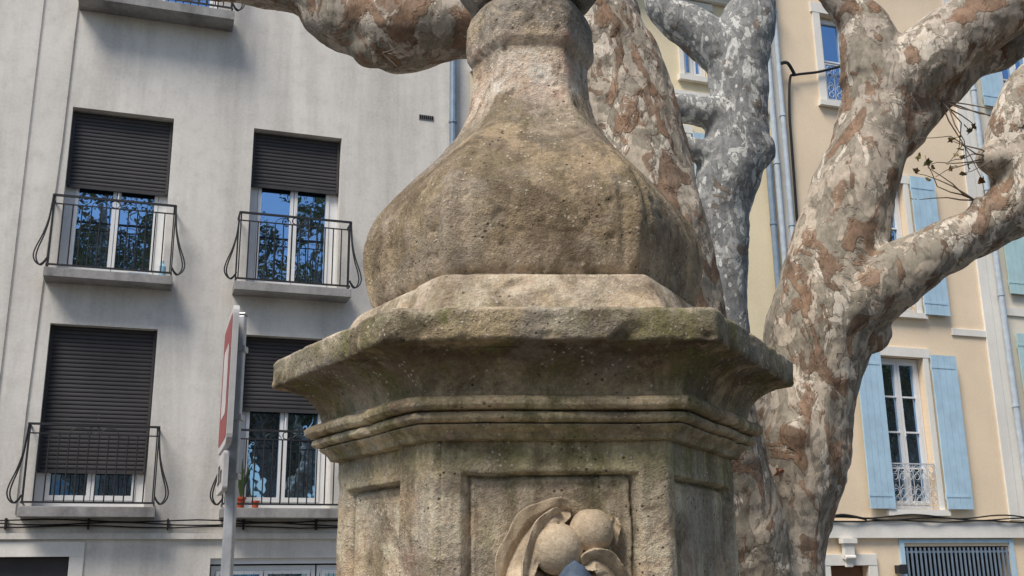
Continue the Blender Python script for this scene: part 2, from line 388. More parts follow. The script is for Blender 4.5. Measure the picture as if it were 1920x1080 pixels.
def pipe(mb,u,z0,z1,r,mat,y=-.09):
    mb.tube([(u,y,z0),(u,y,z1)],r,mat,12)
    z=z0+.8
    while z<z1:
        mb.tube([(u,y,z-.02),(u,y,z+.02)],r*1.22,mat,12); mb.box(u-.012,u+.012,y,-.002,z-.012,z+.012,mat); z+=1.9
dp=MB(); pipe(dp,4.48,GZ,12.0,.052,PIPE); dp.obj("drain_pipe",L,smooth=False)

def louvre_shutter(mb,u0,u1,z0,z1,mat,y=-.05):
    n=4; w=(u1-u0)/n
    for k in range(n):
        mb.box(u0+k*w+.003,u0+(k+1)*w-.003,y,y+.028,z0,z1,mat)
    mb.box(u0+.004,u1-.004,y+.0285,y+.045,z0+.15,z0+.25,mat); mb.box(u0+.004,u1-.004,y+.0285,y+.045,z1-.25,z1-.15,mat)
    for zz in (z0+.2,z1-.2): mb.box(u0-.015,u1-.05,y-.006,y-.0005,zz-.018,zz+.018,mat)
def surround(mb,a,b,z0,z1,w=.12,sill=True,mat=TRIM):
    mb.box(a-w,a-.001,-.03,-.0015,z0,z1,mat); mb.box(b+.001,b+w,-.03,-.0015,z0,z1,mat); mb.box(a-w-.03,b+w+.03,-.035,-.0015,z1+.001,z1+w+.05,mat)
    if sill: mb.box(a-w-.04,b+w+.04,-.09,.10,z0-.09,z0-.001,mat)
def balconet(mb,u0,u1,z0,z1,mat=LACE,y=-.045):
    mb.box(u0,u1,y-.012,y+.012,z1-.02,z1,mat); mb.box(u0,u1,y-.008,y+.008,z0,z0+.016,mat)
    n=6; w=(u1-u0)/n
    for i in range(n+1): mb.tube([(u0+i*w,y,z0),(u0+i*w,y,z1)],.006,mat,4)
    for i in range(n):
        c=u0+(i+.5)*w
        for (zz,rr) in ((z1-.09,.055),(z1-.21,.05),(z0+.12,.05),(z0+.24,.055)):
            mb.tube([(c+rr*math.cos(a)*.95,y,zz+rr*math.sin(a)) for a in [k*math.pi/5 for k in range(10)]],.006,mat,4,True)
        mb.tube([(c-.05,y,z0+.3),(c,y,z0+.36),(c+.05,y,z0+.3)],.005,mat,4)

# --- yellow house
Y=empty("yellow_house",ROW,ANG); mb=MB()
ops=[(8.38,8.86,9.30,10.55),(5.6,6.4,9.30,10.55)]
for a,b in ((7.55,8.35),(5.5,6.3)): ops+=[(a,b,6.1,8.3),(a,b,2.6,4.9)]
ops+=[(6.0,8.2,GZ,1.8)]
wall(mb,4.762,10.03,GZ,11.0,ops,WALL_Y); shell(mb,4.762,10.03,11.0,WALL_Y)
mb.box(4.764,9.88,-.06,-.0015,8.83,9.02,TRIM); mb.box(4.764,10.03,-.05,-.0015,2.02,2.28,TRIM)
mb.box(4.764,10.03,-.10,-.0015,10.70,10.855,TRIM)
mb.obj("walls",Y)
mb=MB()
for o in ops[:-1]:
    casement(mb,o[0]+.01,o[1]-.01,o[2]+.01,o[3]-.01,.14,rows=1 if o[3]>9 else 3)
    surround(mb,o[0],o[1],o[2],o[3],.08)
    if o[3]<9:
        louvre_shutter(mb,o[0]-.50,o[0]-.09,o[2],o[3],BLUE,-.085); louvre_shutter(mb,o[1]+.09,o[1]+.50,o[2],o[3],BLUE,-.085)
mb.box(6.01,8.19,.1,.13,GZ,1.79,SHUT)
mb.obj("windows_and_shutters",Y)
mb=MB(); pipe(mb,9.93,GZ,11,.05,PIPEL); pipe(mb,9.78,2.3,8.2,.05,PIPE); mb.obj("drain_pipe",Y)

# --- peach house
Pp=empty("peach_house",ROW,ANG); mb=MB()
ops=[(11.08,12.10,9.22,10.9),(11.60,12.45,5.62,7.90),(11.58,12.45,2.45,4.88),(10.33,11.0,GZ,1.62),(11.70,13.72,.4,1.90)]
wall(mb,10.032,14.0,GZ,12.6,ops,WALL_P); shell(mb,10.032,14.0,12.6,WALL_P)
mb.box(10.034,10.20,-.035,-.0015,2.30,12.4,TRIM); mb.box(13.80,13.998,-.035,-.0015,2.30,12.4,TRIM)
mb.box(10.034,13.998,-.07,-.0015,2.02,2.28,TRIM)
mb.box(13.10,13.798,-.03,-.0015,5.30,5.42,TRIM); mb.box(10.203,11.2,-.03,-.0015,5.30,5.42,TRIM)
mb.box(10.17,10.329,-.05,-.0015,GZ,1.62,TRIM); mb.box(11.001,11.16,-.05,-.0015,GZ,1.62,TRIM); mb.box(10.17,11.16,-.055,-.0015,1.622,1.79,TRIM)
mb.box(10.50,10.76,-.16,-.056,1.94,2.015,TRIM); mb.box(10.54,10.72,-.13,-.056,1.72,1.938,TRIM); mb.box(10.57,10.69,-.10,-.0565,1.60,1.718,TRIM)
mb.tube([(10.54,-.12,1.74),(10.72,-.12,1.74)],.035,TRIM,10)
mb.obj("walls",Pp,bevel=.006)
mb=MB()
for i,o in enumerate(ops[:3]):
    casement(mb,o[0]+.01,o[1]-.01,o[2]+.01,o[3]-.01,.13,rows=[2,3,4][i],frame=PVC)
    surround(mb,o[0],o[1],o[2],o[3],.10 if i else .14)
    balconet(mb,o[0]+.02,o[1]-.02,o[2]+.03,o[2]+.72,y=-.02)
for a,b in ((11.10,11.56),(12.54,13.04)):
    louvre_shutter(mb,a,b,2.46,4.92,BLUE,-.11); louvre_shutter(mb,a,b,5.60,8.02,BLUE,-.11)
mb.box(10.34,10.99,.1,.14,GZ,1.61,simple("brown_door",(.16,.07,.03)))
mb.box(11.71,13.71,.2,.21,.41,1.89,DARKIN)
for k in range(24): mb.box(11.74+k*.083,11.766+k*.083,-.02,.0,.42,1.88,PIPE)
for zz in (.6,1.2,1.80): mb.box(11.71,13.71,-.004,.012,zz,zz+.03,PIPE)
mb.box(11.62,11.699,-.03,-.0015,.3,1.95,BLUE); mb.box(13.721,13.80,-.03,-.0015,.3,1.95,BLUE); mb.box(11.62,13.80,-.031,-.0015,1.951,2.0,BLUE)
mb.obj("windows_and_shutters",Pp)
mb=MB(); pipe(mb,10.10,2.3,12.4,.045,PIPEL,-.12); mb.obj("drain_pipe",Pp)
mb=MB()
mb.box(11.46,11.60,-.16,-.05,1.50,1.62,IRON); mb.box(11.50,11.56,-.05,-.0015,1.53,1.60,IRON); mb.box(11.47,11.59,-.18,-.161,1.49,1.63,IRON)
mb.obj("wall_lamp",Pp)
mb=MB()
for (z,a,ph) in ((2.31,.02,0.3),(2.345,.03,1.7),(2.275,.012,3.1)):
    mb.tube([(10.2+u*.15,-.10-.01*math.sin(u*1.3+ph),z+a*math.sin(u*.55+ph)) for u in range(0,42)],.012,CABLE,5)
mb.tube(catmull([(10.25,-.1,2.65),(10.2,-.12,2.5),(10.3,-.12,2.34),(10.6,-.1,2.36),(11,-.1,2.30)],6),.02,CABLE,6)
mb.tube(catmull([(11.38,-.08,9.9),(10.9,-.08,9.72),(10.45,-.08,9.60),(10.33,-.08,9.5),(10.27,-.07,8.9),(10.26,-.07,8.4),(10.25,-.07,7.6),(10.24,-.07,7.0)],6),.022,CABLE,6)
mb.tube(catmull([(10.12,-.16,9.72),(10.25,-.17,9.74),(10.42,-.1,9.58)],5),.03,IRON,6)
mb.obj("cables",Pp)

# --- cream house
Cc=empty("cream_house",ROW,ANG); mb=MB()
ops=[]
for a in (14.95,17.6,20.2):
    for z0,z1 in ((9.6,11.6),(6.1,8.3),(2.9,5.4)): ops.append((a,a+.85,z0,z1))
    ops.append((a-.1,a+.95,GZ,1.8))
wall(mb,14.002,23,GZ,12.9,ops,WALL_C); shell(mb,14.002,23,12.9,WALL_C)
mb.box(14.004,22.99,-.06,-.0015,2.02,2.28,TRIM); mb.box(14.22,22.99,-.03,-.0015,5.72,5.86,TRIM); mb.box(14.004,14.2,-.03,-.0015,2.3,12.7,TRIM)
mb.obj("walls",Cc)
mb=MB()
for o in ops:
    if o[2]<0: mb.box(o[0]+.01,o[1]-.01,.1,.13,o[2],o[3]-.01,SHUT); continue
    casement(mb,o[0]+.01,o[1]-.01,o[2]+.01,o[3]-.01,.13,rows=3); surround(mb,o[0],o[1],o[2],o[3],.08)
    m=BLUE if o[2]>9 else GREENB
    louvre_shutter(mb,o[0]-.55,o[0]-.09,o[2],o[3],m,-.085); louvre_shutter(mb,o[1]+.09,o[1]+.55,o[2],o[3],m,-.085)
    balconet(mb,o[0]+.02,o[1]-.02,o[2]+.03,o[2]+.5,y=-.02)
mb.obj("windows_and_shutters",Cc)
mb=MB(); pipe(mb,14.16,GZ,12.8,.05,PIPEL,-.10); mb.obj("drain_pipe",Cc)

# --- houses across the square (behind the viewpoint, seen only in window panes)
def far_house(name,loc,rz,w,h,mat):
    e=empty(name,loc,rz); mb=MB(); ops=[]
    n=int(w/3)
    for i in range(n):
        for z in (0.2,3.2,6.2):
            if z+1.9<h-.5: ops.append((i*3+1,i*3+2.1,z+.3,z+2.2))
    wall(mb,0,w,GZ,h,ops,mat); shell(mb,0,w,h,mat)
    for o in ops:
        casement(mb,o[0]+.02,o[1]-.02,o[2]+.02,o[3]-.02,.13)
        louvre_shutter(mb,o[0]-.55,o[0]-.05,o[2],o[3],BLUE,-.06); louvre_shutter(mb,o[1]+.05,o[1]+.55,o[2],o[3],BLUE,-.06)
    mb.obj("walls_and_windows",e)
far_house("terraced_house",(14,-24,0),math.radians(180),15,6.8,WALL_P)
far_house("terraced_house",(-2,-24.5,0),math.radians(180),18,7.6,WALL_C)
far_house("terraced_house",(34,-6,0),math.radians(285),18,7,WALL_C)

# ---------------------------------------------------------------- ground
m_as,nt,b=newmat("asphalt",0.92,0.2); c=objco(nt)
nt.links.new(mix(nt,ramp(nt,noi(nt,c,40,6,.7),[(0.3,0.0),(0.7,1.0)]),(.04,.04,.042),(.075,.073,.07)),b.inputs["Base Color"]); bump(nt,b,noi(nt,c,120,4),.5,.006)
m_pv,nt,b=newmat("paving_stone",0.85,0.2); c=objco(nt)
br=nd(nt,"ShaderNodeTexBrick",Vector=c,Scale=2.2,Color1=(.30,.28,.25),Color2=(.24,.225,.2),Mortar=(.10,.09,.08)); br.inputs["Mortar Size"].default_value=.015
nt.links.new(mix(nt,.5,br.outputs[0],ramp(nt,noi(nt,c,7,6),[(0.3,.3),(0.7,.7)]),'OVERLAY'),b.inputs["Base Color"])
mb=MB(); mb.quad((-300,-300,GZ),(300,-300,GZ),(300,300,GZ),(-300,300,GZ),m_as); mb.obj("ground")
pv=empty("pavement",ROW,ANG); mb=MB(); mb.box(-8,23,-1.5,-.004,GZ-.05,GZ+.13,m_pv); mb.box(-8,23,-1.66,-1.504,GZ-.05,GZ+.132,CONC); mb.obj("pavement_slab",pv)
mb=MB()
mb.tube([(.06,3,GZ-.05),(.06,3,GZ+.15)],[4.3,4.3],m_pv,48); mb.obj("plaza_paving")

# ---------------------------------------------------------------- fountain
FX,FY=0.062,2.90; ROT=math.radians(-87.5)
prof=[(GZ,.78,150),(-.2,.78,150),(-.19,.70,150),(.52,.70,150),(.56,.66,150),(.60,.60,150),(.66,.56,150),(.68,.540,150),(1.40,.540,150),
(1.888,.540,150),(1.890,.562,150),(1.903,.570,150),(1.915,.588,150),(1.921,.594,150),(1.923,.580,150),
(1.927,.606,150),(1.934,.613,150),(1.944,.612,150),(1.948,.604,150),(1.950,.588,150),
(1.953,.622,150),(1.960,.633,150),(1.972,.635,150),(1.981,.626,150),(1.985,.596,150),(1.998,.590,150),(2.016,.596,150),(2.038,.610,150),(2.058,.632,150),(2.074,.660,150),(2.084,.688,150),
(2.087,.700,150),(2.090,.726,150),(2.096,.730,150),(2.158,.730,150),(2.165,.722,150),(2.168,.700,150),(2.186,.590,150),(2.190,.570,150),(2.195,.556,150),(2.272,.512,150),(2.290,.500,130),(2.297,.490,100),(2.300,.466,60),(2.305,.450,40)]
bulb=catmull([(2.308,.446,34),(2.335,.463,34),(2.409,.481,34),(2.472,.487,33),(2.536,.472,32),(2.601,.434,30),(2.683,.361,27),(2.767,.276,25),(2.851,.211,24),(2.937,.181,24),(3.02,.171,24),(3.055,.172,24)],10)
top=[(3.068,.182,24),(3.082,.190,24),(3.13,.193,22),(3.18,.190,18),(3.210,.180,12),(3.232,.158,6),(3.240,.128,4),(3.245,.126,4)]
ball=[(3.44-.25*math.cos(t),max(.002,.25*math.sin(t)),2.0) for t in [math.radians(a) for a in range(40,181,5)]]
prof=prof+bulb+top+ball
rs=[]
for i in range(len(prof)-1):
    a,b=prof[i],prof[i+1]; d=math.hypot(b[0]-a[0],b[1]-a[1]); zz=(a[0]+b[0])/2
    step=.05 if zz<1.35 else (.0045 if zz<2.3 else .0056)
    n=max(1,int(round(d/step)))
    for j in range(n): rs.append(tuple(a[k]+(b[k]-a[k])*j/n for k in range(3)))
rs.append(prof[-1])
AP=math.cos(math.radians(30)); NF=112
def unitr(th,p):
    if p<=2.5: return 1.0
    s=0
    for k in range(6):
        c=math.cos(th-ROT-k*math.pi/3)
        if c>0: s+=(c/AP)**p
    return s**(-1/p)*(2**(1/p) if p<60 else 1)
angs=[]
for k in range(6):
    for j in range(NF):
        x=-.5+j/NF
        angs.append((ROT+k*math.pi/3+math.atan2(x,AP),k,x))
cache={}
verts=[];faces=[]
def sst(a,b,x):
    t=min(1,max(0,(x-a)/(b-a))); return t*t*(3-2*t)
NT=len(angs)
for (z,s,p) in rs:
    key=round(p,1)
    if p<=4: ur=[1.0]*NT
    else:
        if key not in cache: cache[key]=[unitr(a[0],key) for a in angs]
        ur=cache[key]
        if p<14: f=(p-4)/10; ur=[u*f+(1-f)*.97 for u in ur]
    shaft=.68<z<1.889
    for i,(th,k,x) in enumerate(angs):
        r=s*ur[i]; ct=math.cos(th);st=math.sin(th)
        v=Vector((ct*r,st*r,z))
        d=0
        if z>1.35:
            lo_a=.0018 if shaft else .0040
            d+=noise.noise(v*7)*lo_a+noise.noise(v*26+Vector((3,1,2)))*.0020+noise.noise(v*75)*.0012
            cw=sst(.43,.5,abs(x))
            nn=noise.noise(v*11+Vector((9,9,9)))
            if p>60:
                d-=cw*(.001+.010*max(0,nn))
                if z>1.89: d-=max(0,noise.noise(v*17+Vector((4,0,1)))-.27)*.022
            if 2.08<z<2.18:
                d-=max(0,noise.noise(Vector((v.x*8,v.y*8,3)))-.15)*.014
                ed=min(abs(z-2.094),abs(z-2.164)); d-=max(0,noise.noise(v*24+Vector((2,5,4)))-.15)*.024*math.exp(-(ed/.011)**2)
            elif z>2.3 and p<60:
                d+=noise.noise(v*3.3+Vector((1,5,2)))*.006*min(1,(r/.3))
                g=math.exp(-((abs(x)-.42)/.04)**2)*math.exp(-((z-2.48)/.18)**2); d-=g*.013
                pit=noise.noise(v*34+Vector((7,7,7))); d-=max(0,pit-.3)*.014
        if shaft:
            xl=x*.540
            lo,hi=(-.198,.200)
            if k==5: lo,hi=(-.215,.10)
            if k==1: lo,hi=(-.235,.215)
            wob=noise.noise(Vector((z*8,k,x*3)))*.003
            xl2=xl+wob
            zt=(1.815 if k==0 else 1.808)+noise.noise(Vector((x*6,k,5)))*.003
            ins=min(sst(lo-.002,lo+.002,xl2),1-sst(hi-.002,hi+.002,xl2),1-sst(zt-.002,zt+.002,z),sst(.80,.81,z))
            d-=.022*ins
            dist=min(xl2-lo,hi-xl2,zt-z)
            if ins>.5:
                if dist<.008: d-=.007
                if .012<dist<.022: d+=.004
            elif -.016<dist<0: d+=.002
            if k==5:
                d-=.007*(1-sst(.104,.112,xl)); 
                if abs(xl-.108)<.005: d-=.007
            if k==0 and abs(xl+.250)<.004: d-=.004
        v.x+=ct*d; v.y+=st*d
        if p>60 and z>1.8: v.z+=noise.noise(Vector((v.x*5,v.y*5,z*2)))*.003
        verts.append((v.x+FX,v.y+FY,v.z))
for i in range(len(rs)-1):
    for j in range(NT):
        j2=(j+1)%NT
        faces.append((i*NT+j,i*NT+j2,(i+1)*NT+j2,(i+1)*NT+j))
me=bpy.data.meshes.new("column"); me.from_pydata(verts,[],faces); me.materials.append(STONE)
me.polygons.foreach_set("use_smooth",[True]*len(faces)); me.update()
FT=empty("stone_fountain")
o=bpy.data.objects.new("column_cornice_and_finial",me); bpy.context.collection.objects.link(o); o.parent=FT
mb=MB(); hexr=lambda r,z:[(FX+r*math.cos(ROT+math.pi/6+k*math.pi/3),FY+r*math.sin(ROT+math.pi/6+k*math.pi/3),z) for k in range(6)]
rings=[hexr(1.55,GZ),hexr(1.55,.0),hexr(1.62,.03),hexr(1.62,.12),hexr(1.38,.12),hexr(1.36,-.25)]
for a,b2 in zip(rings,rings[1:]):
    for k in range(6): mb.quad(a[k],a[(k+1)%6],b2[(k+1)%6],b2[k],STONE)
mb.obj("basin",FT,bevel=.01)
WATER=simple("water",(.02,.03,.03),.05,.6)
mb=MB(); mb.v=hexr(1.37,-.02)+[]; mb.f=[(0,1,2,3,4,5)]; mb.m=[mb.mi(WATER)]; mb.obj("basin_water",FT)
nrm=Vector((math.cos(ROT),math.sin(ROT),0)); tan=Vector((-math.sin(ROT),math.cos(ROT),0)); fc=Vector((FX,FY,0))+nrm*(.540*AP-.022)
def W(x,o_,z): return fc+tan*x+nrm*o_+Vector((0,0,z))
mb=MB()
def fruit(x,z,r,o_,sq=.8,dim=True):
    n=len(mb.v); A=28;B=18
    for i in range(B+1):
        ph=math.pi*i/B
        for j in range(A):
            th=2*math.pi*j/A
            rr=r*(1-(.10*math.exp(-(ph/.25)**2) if dim else 0))
            mb.v.append(tuple(W(x+rr*math.sin(ph)*math.cos(th),o_+rr*sq*math.sin(ph)*math.sin(th),z+rr*math.cos(ph)*1.02)))
    for i in range(B):
        for j in range(A): mb.f.append((n+i*A+j,n+i*A+(j+1)%A,n+(i+1)*A+(j+1)%A,n+(i+1)*A+j)); mb.m.append(mb.mi(CARVED))
def leaf(pts,w,fold=.012,edge=.0,thick=.03,curl=.012):
    path=catmull(pts,10); K=len(path); n=len(mb.v); M=10
    for i,pp in enumerate(path):
        t=i/(K-1); a=path[max(0,i-1)];b_=path[min(K-1,i+1)]
        dx,dz=b_[0]-a[0],b_[2]-a[2]; l=math.hypot(dx,dz) or 1; px,pz=-dz/l,dx/l
        ww=w*(math.sin(math.pi*min(1,t**.8*.96+.02))**.7)+.003; ww*=1+.09*math.sin(t*20)
        for layer in (0,1):
            for j in range(M+1):
                sd=-1+2*j/M
                out=pp[1]+curl*(abs(sd)**1.5)+edge*sd+.003*math.sin(t*30+abs(sd)*4)*abs(sd)-fold*math.exp(-(sd/.2)**2)
                if layer: out-=thick
                mb.v.append(tuple(W(pp[0]+px*ww*sd,out,pp[2]+pz*ww*sd)))
    S=2*(M+1); mi=mb.mi(CARVED)
    def F(*q): mb.f.append(tuple(q)); mb.m.append(mi)
    for i in range(K-1):
        for j in range(M):
            q=n+i*S+j; F(q,q+1,q+1+S,q+S)
            q=n+i*S+M+1+j; F(q+S,q+1+S,q+1,q)
        q=n+i*S; F(q,q+S,q+M+1+S,q+M+1)
        q=n+i*S+M; F(q,q+M+1,q+M+1+S,q+S)
    for j in range(M):
        q=n+j; F(q,q+M+1,q+M+2,q+1)
        q=n+(K-1)*S+j; F(q,q+1,q+M+2,q+M+1)
fruit(.010,1.646,.056,.056,.9); fruit(.088,1.684,.050,.040,.9); fruit(-.06,1.56,.05,.03); fruit(.10,1.545,.05,.03); fruit(.03,1.50,.06,.04)
leaf([(.045,.024,1.728),(.005,.040,1.727),(-.045,.048,1.695),(-.080,.042,1.648),(-.103,.030,1.595),(-.11,.02,1.54)],.036,.012,.010)
leaf([(.022,.050,1.722),(-.004,.070,1.712),(-.036,.080,1.668),(-.055,.078,1.600),(-.060,.07,1.53)],.017,.006,-.006,.03,.005)
leaf([(.065,.070,1.608),(.092,.076,1.622),(.128,.062,1.600),(.155,.04,1.56),(.16,.03,1.52)],.025,.010,.0,.03)
leaf([(.110,.03,1.640),(.135,.028,1.68),(.146,.02,1.715)],.016,.005,0,.03,.005)
r=mb.obj("fruit_and_leaf_relief",FT,smooth=True)
rm=r.modifiers.new("r",'REMESH'); rm.mode='VOXEL'; rm.voxel_size=.0020; rm.use_smooth_shade=True
sm=r.modifiers.new("s",'SMOOTH'); sm.factor=.5; sm.iterations=4
LEAD=simple("blue_lead",(.095,.13,.18),.6,.4,metal=.2,var=.35,scale=40,bmp=.003)
mb=MB()
cx,cz=.036,1.620
ringp=[(.0,.0),(.020,.012),(.038,.034),(.046,.08),(.05,.20),(.05,.32)]
n0=len(mb.v)
for i,(rr,dz) in enumerate(ringp):
    for j in range(7):
        a=2*math.pi*j/7+.3; mb.v.append(tuple(W(cx+max(rr,.001)*math.cos(a),.150+max(rr,.001)*math.sin(a)+(.02-dz*.1),cz-dz)))
for i in range(len(ringp)-1):
    for j in range(7): mb.f.append((n0+i*7+j,n0+i*7+(j+1)%7,n0+(i+1)*7+(j+1)%7,n0+(i+1)*7+j)); mb.m.append(mb.mi(LEAD))
mb.obj("spout_cap",FT,smooth=True)

# ---------------------------------------------------------------- trees
def knob_s(mb,c,r,mat):
    n=len(mb.v);A=12;B=8
    for i in range(B+1):
        ph=math.pi*i/B
        for j in range(A):
            th=2*math.pi*j/A; mb.v.append((c[0]+r*math.sin(ph)*math.cos(th)+.0001*i,c[1]+r*math.sin(ph)*math.sin(th),c[2]+r*math.cos(ph)))
    for i in range(B):
        for j in range(A): mb.f.append((n+i*A+j,n+(i+1)*A+j,n+(i+1)*A+(j+1)%A,n+i*A+(j+1)%A)); mb.m.append(mb.mi(mat))
def tree_mesh(name,limbs,mat,voxel,amp=.02,knobs=(),parent=None,seed=0,smooth=.07):
    mb=MB()
    for l in limbs:
        pts=catmull(l,6); mb.tube([p[:3] for p in pts],[p[3] for p in pts],mat,18)
        for e in (pts[0],pts[-1]): knob_s(mb,e[:3],e[3]*.98,mat)
    for k in knobs: knob_s(mb,k[:3],k[3],mat)
    o=mb.obj(name+"_src")
    m1=o.modifiers.new("r",'REMESH'); m1.mode='VOXEL'; m1.voxel_size=voxel
    m2=o.modifiers.new("s",'SMOOTH'); m2.factor=.6; m2.iterations=int(smooth/voxel)
    dg=bpy.context.evaluated_depsgraph_get(); ev=o.evaluated_get(dg)
    me=bpy.data.meshes.new_from_object(ev)
    bpy.data.objects.remove(o)
    so=Vector((seed,seed*2,3))
    cs=[]
    for v in me.vertices:
        c=v.co; n=v.normal; q=Vector((c.x,c.y,c.z*.7))+so
        a=noise.noise(q*2.6)*1.5+noise.noise(q*6)*.8+noise.noise(q*15)*.30
        f=noise.noise(q*8+so); a-=max(0,.12-abs(f))*5.0*max(0,noise.noise(q*1.7)+.15)
        a+=noise.noise(Vector((c.x*3,c.y*3,c.z*22))+so)*.16
        a+=noise.noise(q*42)*.10
        cs+=list(c+n*a*amp)
    me.vertices.foreach_set("co",cs)
    me.materials.clear(); me.materials.append(mat)
    me.polygons.foreach_set("use_smooth",[True]*len(me.polygons)); me.polygons.foreach_set("material_index",[0]*len(me.polygons)); me.update()
    ob=bpy.data.objects.new(name,me); bpy.context.collection.objects.link(ob)
    if parent: ob.parent=parent
    return ob

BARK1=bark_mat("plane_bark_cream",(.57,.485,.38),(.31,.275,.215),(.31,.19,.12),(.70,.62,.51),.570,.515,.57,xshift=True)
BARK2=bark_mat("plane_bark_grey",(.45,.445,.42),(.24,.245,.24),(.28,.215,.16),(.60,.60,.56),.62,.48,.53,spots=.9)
LEAFM,nt,b=newmat("plane_leaf",.6,.3); c=objco(nt)
nt.links.new(ramp(nt,noi(nt,c,3.5,3),[(0.35,(.06,.10,.025)),(0.5,(.16,.17,.04)),(0.62,(.34,.25,.06)),(0.75,(.28,.15,.05))]),b.inputs["Base Color"])
DRY,nt,b=newmat("dry_plane_leaf",.7,.2); c=objco(nt)
nt.links.new(ramp(nt,noi(nt,c,6,3),[(0.35,(.12,.13,.05)),(0.5,(.22,.17,.08)),(0.65,(.20,.10,.04))]),b.inputs["Base Color"])
def leaf_star(mb,c,s,mat=None):
    n=len(mb.v); a0=random.random()*6.28
    ax=Vector((random.gauss(0,1),random.gauss(0,1),random.gauss(0,1))).normalized(); u=ax.orthogonal().normalized(); w=ax.cross(u)
    pts=[]
    for k in range(10):
        r=s*(.55 if k%2 else (1.0 if k!=0 else .35)); a=a0+k*math.pi/5
        pts.append(tuple(Vector(c)+u*r*math.cos(a)+w*r*math.sin(a)+ax*s*.18*math.cos(k*2.1)))
    mb.v+= [tuple(c)]+pts
    for k in range(10): mb.f.append((n,n+1+k,n+1+(k+1)%10)); mb.m.append(mb.mi(mat or LEAFM))
def leaf_quad(mb,c,s):
    ax=Vector((random.gauss(0,1),random.gauss(0,1),random.gauss(0,1))).normalized(); u=ax.orthogonal().normalized(); w=ax.cross(u); c=Vector(c)
    n=len(mb.v); mb.v+=[tuple(c-u*s),tuple(c-w*s*.7+ax*s*.2),tuple(c+u*s),tuple(c+w*s*.7+ax*s*.2)]; mb.f.append((n,n+1,n+2,n+3)); mb.m.append(mb.mi(LEAFM))

T=empty("plane_tree")
T1=[(1.16,5.25,GZ-.1,.42),(1.20,5.22,.2,.29),(1.22,5.2,.9,.235),(1.24,5.20,1.56,.225),(1.27,5.20,1.81,.235),(1.37,5.20,2.14,.270),(1.46,5.20,2.48,.25),(1.57,5.20,2.81,.265),(1.68,5.20,3.14,.245),(1.80,5.20,3.52,.215),(1.94,5.20,3.88,.20),(2.02,5.20,4.13,.21)]
T1b=[(2.0,5.2,4.05,.21),(2.26,5.18,4.25,.19),(2.55,5.15,4.44,.165),(2.80,5.1,4.58,.15),(3.2,5.0,4.85,.14),(3.7,4.9,5.5,.12),(4.0,4.8,6.6,.08)]
T1c=[(2.0,5.2,3.80,.15),(2.26,5.25,4.00,.11),(2.53,5.3,4.24,.085),(2.80,5.35,4.39,.08),(3.3,5.5,4.7,.07),(3.9,5.7,5.3,.05)]
T1d=[(1.97,5.2,4.15,.19),(1.94,5.2,4.45,.135),(1.83,5.2,4.61,.09),(1.73,5.2,4.81,.075),(1.6,5.2,5.4,.07),(1.4,5.3,6.3,.05)]
T1e=[(1.58,5.15,2.74,.18),(1.92,5.02,3.00,.165),(2.17,5.0,3.13,.14),(2.36,5.0,3.23,.13),(2.57,5.0,3.41,.165),(2.57,5.0,3.70,.14),(2.70,5.0,3.98,.12),(2.95,5.0,4.25,.10),(3.1,5,4.9,.08),(3.1,5,5.8,.05)]
T3=[(1.18,5.15,1.3,.20),(.98,4.95,1.9,.22),(.80,4.75,2.45,.245),(.68,4.70,2.95,.265),(.60,4.70,3.35,.27),(.51,4.70,3.76,.265),(.42,4.70,4.07,.27),(.28,4.70,4.34,.25),(.16,4.7,4.75,.22),(.1,4.7,5.6,.17),(.2,4.8,6.8,.10)]
T3b=[(.42,4.7,4.25,.24),(.2,4.70,4.25,.22),(-.25,4.70,4.22,.19),(-.55,4.70,4.19,.205),(-.80,4.70,4.27,.19),(-.98,4.70,4.41,.13),(-1.20,4.70,4.44,.10),(-1.50,4.70,4.47,.09),(-1.95,4.70,4.60,.08),(-2.6,4.8,5.3,.05)]
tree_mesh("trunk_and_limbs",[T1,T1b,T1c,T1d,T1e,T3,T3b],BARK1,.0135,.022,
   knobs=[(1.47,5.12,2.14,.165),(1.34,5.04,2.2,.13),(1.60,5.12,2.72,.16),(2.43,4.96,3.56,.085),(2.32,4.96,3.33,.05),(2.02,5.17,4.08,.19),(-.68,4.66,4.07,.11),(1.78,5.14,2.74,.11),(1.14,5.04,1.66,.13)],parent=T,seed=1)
mb=MB(); TW=simple("twig",(.16,.12,.09),.8)
def twig(p0,d,l,n=4,leaves=2,bend=.25,mat=None):
    p=Vector(p0); pts=[tuple(p)]; d=Vector(d).normalized()
    for k in range(n):
        d=(d+Vector((random.gauss(0,bend),random.gauss(0,bend),random.gauss(0,bend*.8)))).normalized(); p=p+d*l/n; pts.append(tuple(p))
    mb.tube(pts,[.0045-.003*i/n for i in range(n+1)],TW,5)
    for k in range(leaves):
        q=Vector(pts[-1-k%3])+Vector((random.gauss(0,.02),random.gauss(0,.02),random.gauss(0,.02))); leaf_star(mb,q,.016+random.random()*.016,mat or DRY)
    return p
for k in range(7): twig((2.28,5.15,3.98),(.3+random.random()*.6,-.2,-.9+random.random()*.5),.35+random.random()*.3,5,2+k%2)
for k in range(6): twig((2.42,4.92,3.56),(-.9,-.2,-.6+random.random()*1.1),.25+random.random()*.2,5,1+k%2)
for k in range(4): twig((2.30,4.95,3.35),(-.9,-.2,.1+random.random()*.5),.35,5,1)
for k in range(5): twig((-.60,4.55,3.98),(.9,-.1,-.15+random.random()*.2),.10,3,0)
RL=simple("dry_leaf",(.36,.14,.07),.7)
leaf_star(mb,(1.225,4.935,2.03),.034,RL)
mb.obj("twigs_and_leaves",T)
mb=MB()
ends=[(4.0,4.8,6.8),(3.9,5.7,5.8),(1.4,5.3,6.9),(3.1,5,6.5),(.2,4.8,7.4),(-2.8,4.8,6.0)]
